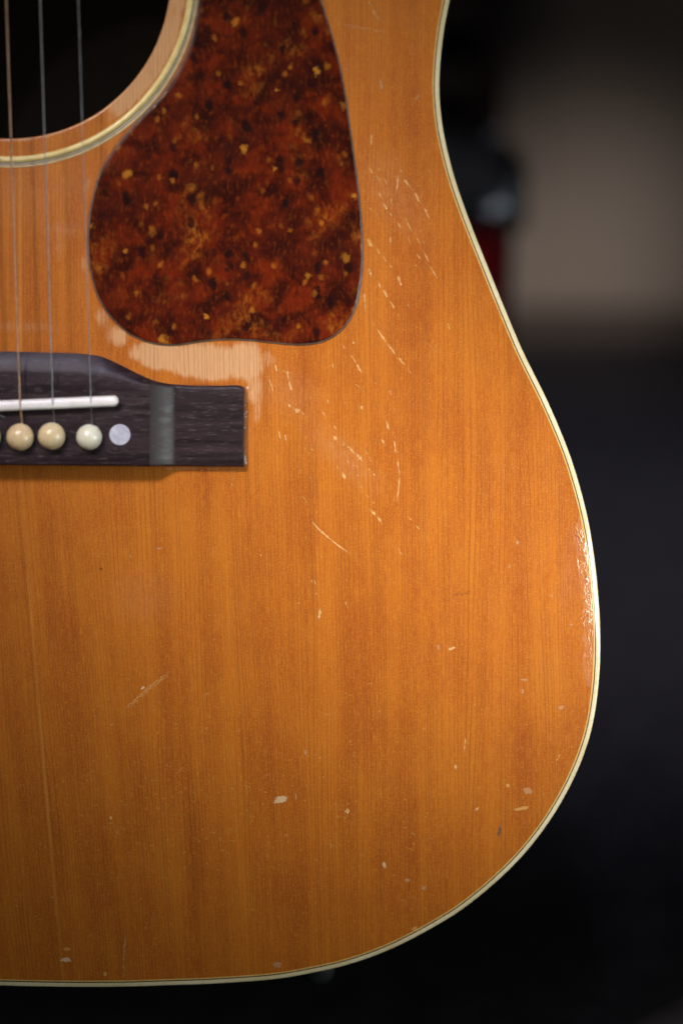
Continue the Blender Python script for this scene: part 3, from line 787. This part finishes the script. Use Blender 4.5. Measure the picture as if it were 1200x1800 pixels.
A([(725, 50, 775, 125, 12), (780, 130, 825, 190, 14), (840, 205, 870, 245, 12), (895, 270, 915, 300, 6), (705, 15, 712, 40, 8), (590, 190, 615, 235, 10), (620, 240, 645, 285, 12), (600, 120, 605, 135, 14),
   (550, 140, 556, 160, 8), (472, 170, 478, 190, 8), (492, 235, 497, 262, 8), (255, 275, 262, 325, 16), (265, 330, 275, 380, 10), (295, 165, 300, 185, 8), (410, 410, 415, 435), (640, 455, 650, 485, 14),
   (440, 490, 455, 520, 7), (465, 425, 470, 445), (775, 530, 790, 590, 14), (820, 600, 822, 640, 9, CV), (818, 645, 826, 715, 12), (835, 745, 847, 830, 7), (847, 830, 832, 970, 7),
   (750, 635, 765, 660, 14), (765, 662, 778, 672, 8), (262, 450, 270, 470, 20), (295, 475, 318, 495, 22), (330, 490, 345, 510), (390, 540, 400, 565), (500, 565, 515, 585, 22), (470, 555, 480, 570),
   (500, 620, 520, 650, 18), (545, 655, 555, 680, 14), (570, 670, 610, 715, 18), (620, 715, 650, 750, 22), (515, 775, 525, 795, 16), (545, 810, 560, 845, 18), (570, 745, 578, 765),
   (680, 790, 690, 800), (707, 815, 713, 830, 10), (600, 770, 608, 780), (618, 820, 632, 835), (640, 880, 650, 900), (670, 930, 690, 945, 14), (705, 965, 712, 975), (695, 1010, 725, 1045, 14),
   (730, 1045, 752, 1080, 12), (675, 1000, 690, 1015), (890, 1045, 910, 1065, 5), (930, 1090, 955, 1115, 5), (835, 1205, 845, 1225, 9), (845, 1225, 860, 1250, 5), (380, 1375, 388, 1395, 9),
   (398, 1380, 408, 1405, 12), (405, 1440, 410, 1460, 7), (430, 1525, 420, 1590, 18), (562, 1490, 568, 1525, 8), (310, 1495, 325, 1505), (430, 1250, 436, 1265, 8), (110, 1240, 120, 1255),
   (190, 240, 200, 280, 10), (160, 320, 180, 380, 14), (210, 590, 220, 640, 10), (240, 610, 250, 650, 10), (1100, 20, 1108, 60, 8), (1070, 500, 1078, 520, 14, CY, .6)], 420, 560, 3.0)
stroke([(545, 907), (551, 920), (563, 933), (593, 958), (617, 975)], 3.0, CW, .85)
stroke([(668, 560 + 5), (690, 600), (710, 641)], 1.6, CW, .4)
stroke([(575, 38), (620, 46), (690, 60)], 4, CW, .42); stroke([(645, 0), (668, 40)], 5, CW, .5)
for k in range(4):
    o = rng.normal(0, 2.2, 2); stroke([(214 + o[0], 1248 + o[1]), (255 + o[1] * 1.6, 1208 + o[0]), (300 + o[0], 1174 + o[1])], 1.05, CY if k % 2 else CW, .7)
chip(251, 1209, 5, 3, -40, CWH)
for a in [(493, 1405, 16, 8, -18, CWH), (928, 1390, 11, 8, 10, CV), (917, 1421, 17, 4, -8, CY), (877, 1462, 3.5, 11, 5, (.20, .11, .085)), (908, 953, 4, 5, 0, CV), (895, 996, 2, 6, 10, CV), (921, 1195, 10, 2.5, 5, CV),
          (918, 1215, 3, 6, 0, CV), (985, 1244, 8, 4, -30, CV), (488, 1696, 10, 7, 5, CV), (116, 1687, 10, 5, 0, CWH), (118, 1668, 8, 4, 0, CO), (675, 1520, 3.5, 7, -20, CWH), (715, 1547, 6, 4, 0, CV), (744, 1561, 6, 6, 0, CV),
          (728, 1632, 8, 4, -30, CY), (892, 1381, 4, 4, 0, CY), (838, 1422, 5, 3, -30, CW), (800, 1348, 3, 5, 0, CW), (610, 1426, 5, 5, 0, CW), (185, 1712, 5, 5, 0, CY), (178, 1000, 3, 2, 40, CD), (968, 1047, 2, 5, 30, CV),
          (793, 1140, 9, 3, -20, CW), (770, 1138, 3, 7, 0, CV), (1003, 1098, 4, 3, 0, CV), (230, 978, 2, 6, 0, CV), (280, 964, 9, 2, -5, CV), (520, 355, 0.1, .1, 0, CV), (537, 1322, 2.5, 7, 0, CV), (520, 1400, 2, 10, 0, CV), (195, 1437, 3, 5, 0, CW)]:
    chip(*a)
stroke([(222, 1635), (219, 1665), (216, 1722)], 3.2, CV, .75); stroke([(272, 1590), (265, 1635)], 2.5, CV, .4)
stroke([(818, 1296), (815, 1320)], 3, CW, .8); stroke([(975, 1340), (985, 1325)], 3, CY, .7)
stroke([(0, 1023), (30, 1021), (60, 1020)], 1.6, CY, .5); stroke([(775, 1058), (800, 1046), (830, 1040)], 6, (.36, .13, .05), .4)
for k in range(26):                      # pale chips painted as glints of glue bumps along the bridge wing
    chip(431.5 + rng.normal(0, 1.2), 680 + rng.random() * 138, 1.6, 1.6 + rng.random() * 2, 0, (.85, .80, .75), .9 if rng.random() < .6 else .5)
for k in range(34):
    chip(285 + rng.random() * 140, 823 + abs(rng.normal(0, 2.2)), 2.2, 1.2, 0, (.70, .55, .40), .6)
for k in range(5): chip(410 + rng.normal(0, 2), 830 + k * 5.5, 1.6, 2.4, 0, CW, .6)
for k in range(70):                      # faint strumming scratches beside and below the pickguard
    x = rng.uniform(645, 770) if k < 40 else rng.uniform(470, 700); y = rng.uniform(230, 620) if k < 40 else rng.uniform(640, 960)
    l_ = rng.uniform(8, 30); a_ = R(rng.normal(60 if k < 40 else 50, 7))
    if edge_in(x, y): stroke([(x, y), (x + l_ * .5 * math.cos(a_) + rng.normal(0, .6), y + l_ * .5 * math.sin(a_)), (x + l_ * math.cos(a_), y + l_ * math.sin(a_))], rng.uniform(1.3, 2.4), CW if rng.random() < .5 else CY, rng.uniform(.35, .62))
# finish checking: tiny pale cross-grain curls over the lower half, in drifts
n = 0
while n < 620:
    x = rng.uniform(20, 1010); y = rng.uniform(1080, 1690)
    dens = math.exp(-((x - 330) / 330) ** 2) * math.exp(-((y - 1450) / 190) ** 2) + .25 * math.exp(-((x - 720) / 120) ** 2) * math.exp(-((y - 1440) / 90) ** 2)
    dens *= .4 + .6 * (math.sin(x * .062) * math.sin(y * .021 + x * .01) > -.1)
    if rng.random() > dens: continue
    if not inside(np.array(out_px)[::6], np.array([x]), np.array([y]))[0]: continue
    l_ = rng.uniform(4, 11); cv = rng.normal(0, 2.0)
    stroke([(x - l_ / 2, y + rng.normal(0, 1.2)), (x, y + cv), (x + l_ / 2, y + rng.normal(0, 1.2))], 1.3, CO if rng.random() < .75 else CY, .72, .2); n += 1
for k in range(150):                     # random specks
    x = rng.uniform(0, 1040); y = rng.uniform(620, 1700)
    if inside(np.array(out_px)[::6], np.array([x + 15]), np.array([y + 10]))[0] and not (x < 440 and 610 < y < 825):
        chip(x, y, rng.uniform(.7, 1.5), rng.uniform(.8, 2.6), 0, CO if rng.random() < .7 else CW, rng.uniform(.4, .8))
fl = mesh_obj('finish_wear_glints', fv, ff, M_flake, guitar, smooth=False)
fl['kind'] = 'stuff'
ca = fl.data.color_attributes.new('flake', 'FLOAT_COLOR', 'POINT')
ca.data.foreach_set('color', np.array(fc, np.float32).ravel())
if fl.data.polygons[0].normal.z < 0: fl.data.flip_normals()

# lifted, flaking lacquer along the worn edge: fine glossy ridges
sl_ = NT('lifted_lacquer'); _p = sl_.objmm()
sl_.bsdf(Base_Color=sl_.mix(sl_.noise(_p, 1.0, 3), (.42, .15, .02), (.56, .22, .04)), Roughness=.3, Coat_Weight=1.0, Coat_Roughness=.16, Coat_IOR=1.7)
rv, rf = [], []
ex = [p[0] for p in right_px if 640 < p[1] < 1420 and p[0] > 900]; ey = [p[1] for p in right_px if 640 < p[1] < 1420 and p[0] > 900]
def edge_x(y): return float(np.interp(y, ey[::-1], ex[::-1]))
def ridge(pts, w, h):
    P_ = catmull(pts, 1.6); n_ = len(P_); k0 = len(rv)
    t = np.gradient(P_, axis=0); t /= np.maximum(np.linalg.norm(t, axis=1), 1e-6)[:, None]; nn_ = np.stack([-t[:, 1], t[:, 0]], 1)
    for i in range(n_):
        env = math.sin(math.pi * min(max(i / max(1, n_ - 1), .04), .96)) ** .5
        for a in range(6):
            th_ = math.pi * a / 5; q = P_[i] + nn_[i] * (w * env * math.cos(th_)); l_ = L(q[0], q[1])
            dd_ = (edge_x(q[1]) - q[0]) * .195 * MM
            z = float(roll(np.array([l_.x]), np.array([l_.y]), np.array([max(dd_, 0)]))[0])
            rv.append((l_.x, l_.y, z - .02 * MM + h * env * math.sin(th_)))
    for i in range(n_ - 1):
        for a in range(5): rf.append((k0 + i * 6 + a, k0 + i * 6 + a + 1, k0 + i * 6 + 7 + a, k0 + i * 6 + 6 + a))
for k in range(64):
    y = 925 + 255 * rng.beta(1.6, 1.9); d_ = 14.5 + abs(rng.normal(0, 7.0)) * (1 if y < 1110 else .5); ln = rng.uniform(5, 26)
    pts = []; x0 = edge_x(y) - d_
    for j in range(5):
        yy = y + ln * (j / 4 - .5); pts.append((min(x0 + (edge_x(yy) - edge_x(y)) + rng.normal(0, 1.9), edge_x(yy) - 13.2), yy + rng.normal(0, 1.0)))
    ridge(pts, rng.uniform(.6, 1.7), rng.uniform(.10, .24) * MM)
for k in range(9):
    y = 985 + rng.random() * 90; x0 = edge_x(y) - 17 - rng.random() * 10
    ridge([(x0, y), (x0 - 3, y + 4), (x0 + 1, y + 8), (x0 + 4, y + 4), (x0 + 1, y - 1)], 1.0, .12 * MM)
rd = recalc(mesh_obj('lifted_lacquer', rv, rf, sl_.m, guitar)); rd['kind'] = 'stuff'

# ------------------------------------------------------------------ tubular stand carrying the guitar
M_tube = matte('black_stand_tube', (.010, .010, .011), (.016, .016, .018), .05, .4)
M_cap = plastic('grey_rubber_cap', (.012, .013, .014), (.018, .020, .021), .6, .2, 0)
GM = guitar.matrix_world
stand = empty('guitar_stand', (base.x, base.y + .12, 0))
tag(stand, 'black tubular guitar stand with grey capped cradle arm under the guitar', 'stand')
def wl(p): return Vector(p) - stand.location
for px_ in (565, -320):
    lo = L(px_, 1700); xl = lo.x
    k_ = int(np.argmin(np.abs(outline[:, 0] - xl) + (outline[:, 1] > .1) * 9)); yl = outline[k_, 1] - .0068
    p_front = GM @ Vector((xl, yl, -.030)); p_back = GM @ Vector((xl, yl, -.150))
    arm = tube('cradle_arm', [wl(p_back), wl(p_front)], .0060, M_tube, stand, 16)
    dirv = (p_front - p_back).normalized()
    tube('end_cap', [wl(p_front + dirv * .0005), wl(p_front + dirv * .004), wl(p_front + dirv * .006)], [.0061, .0061, .004], M_cap, stand, 16)
    foot = Vector((p_back.x * 1.3, p_back.y + .03, .008))
    tube('leg', [wl(p_back + Vector((0, -.004, 0))), wl(foot)], .008, M_tube, stand, 14)
mid = GM @ Vector((-.03, .30, -.150)); low = GM @ Vector((-.03, .0, -.150))
tube('upright', [wl(low), wl(mid)], .009, M_tube, stand, 14)
a_ = GM @ Vector((L(565, 1700).x, outline[:, 1].min() + .002, -.150)); b_ = GM @ Vector((L(-320, 1700).x, outline[:, 1].min() + .002, -.150))
tube('crossbar', [wl(a_), wl(b_)], .008, M_tube, stand, 14)
tube('rear_leg', [wl(mid), wl(Vector((mid.x, mid.y + .16, .008)))], .008, M_tube, stand, 14)

bpy.context.view_layer.update()
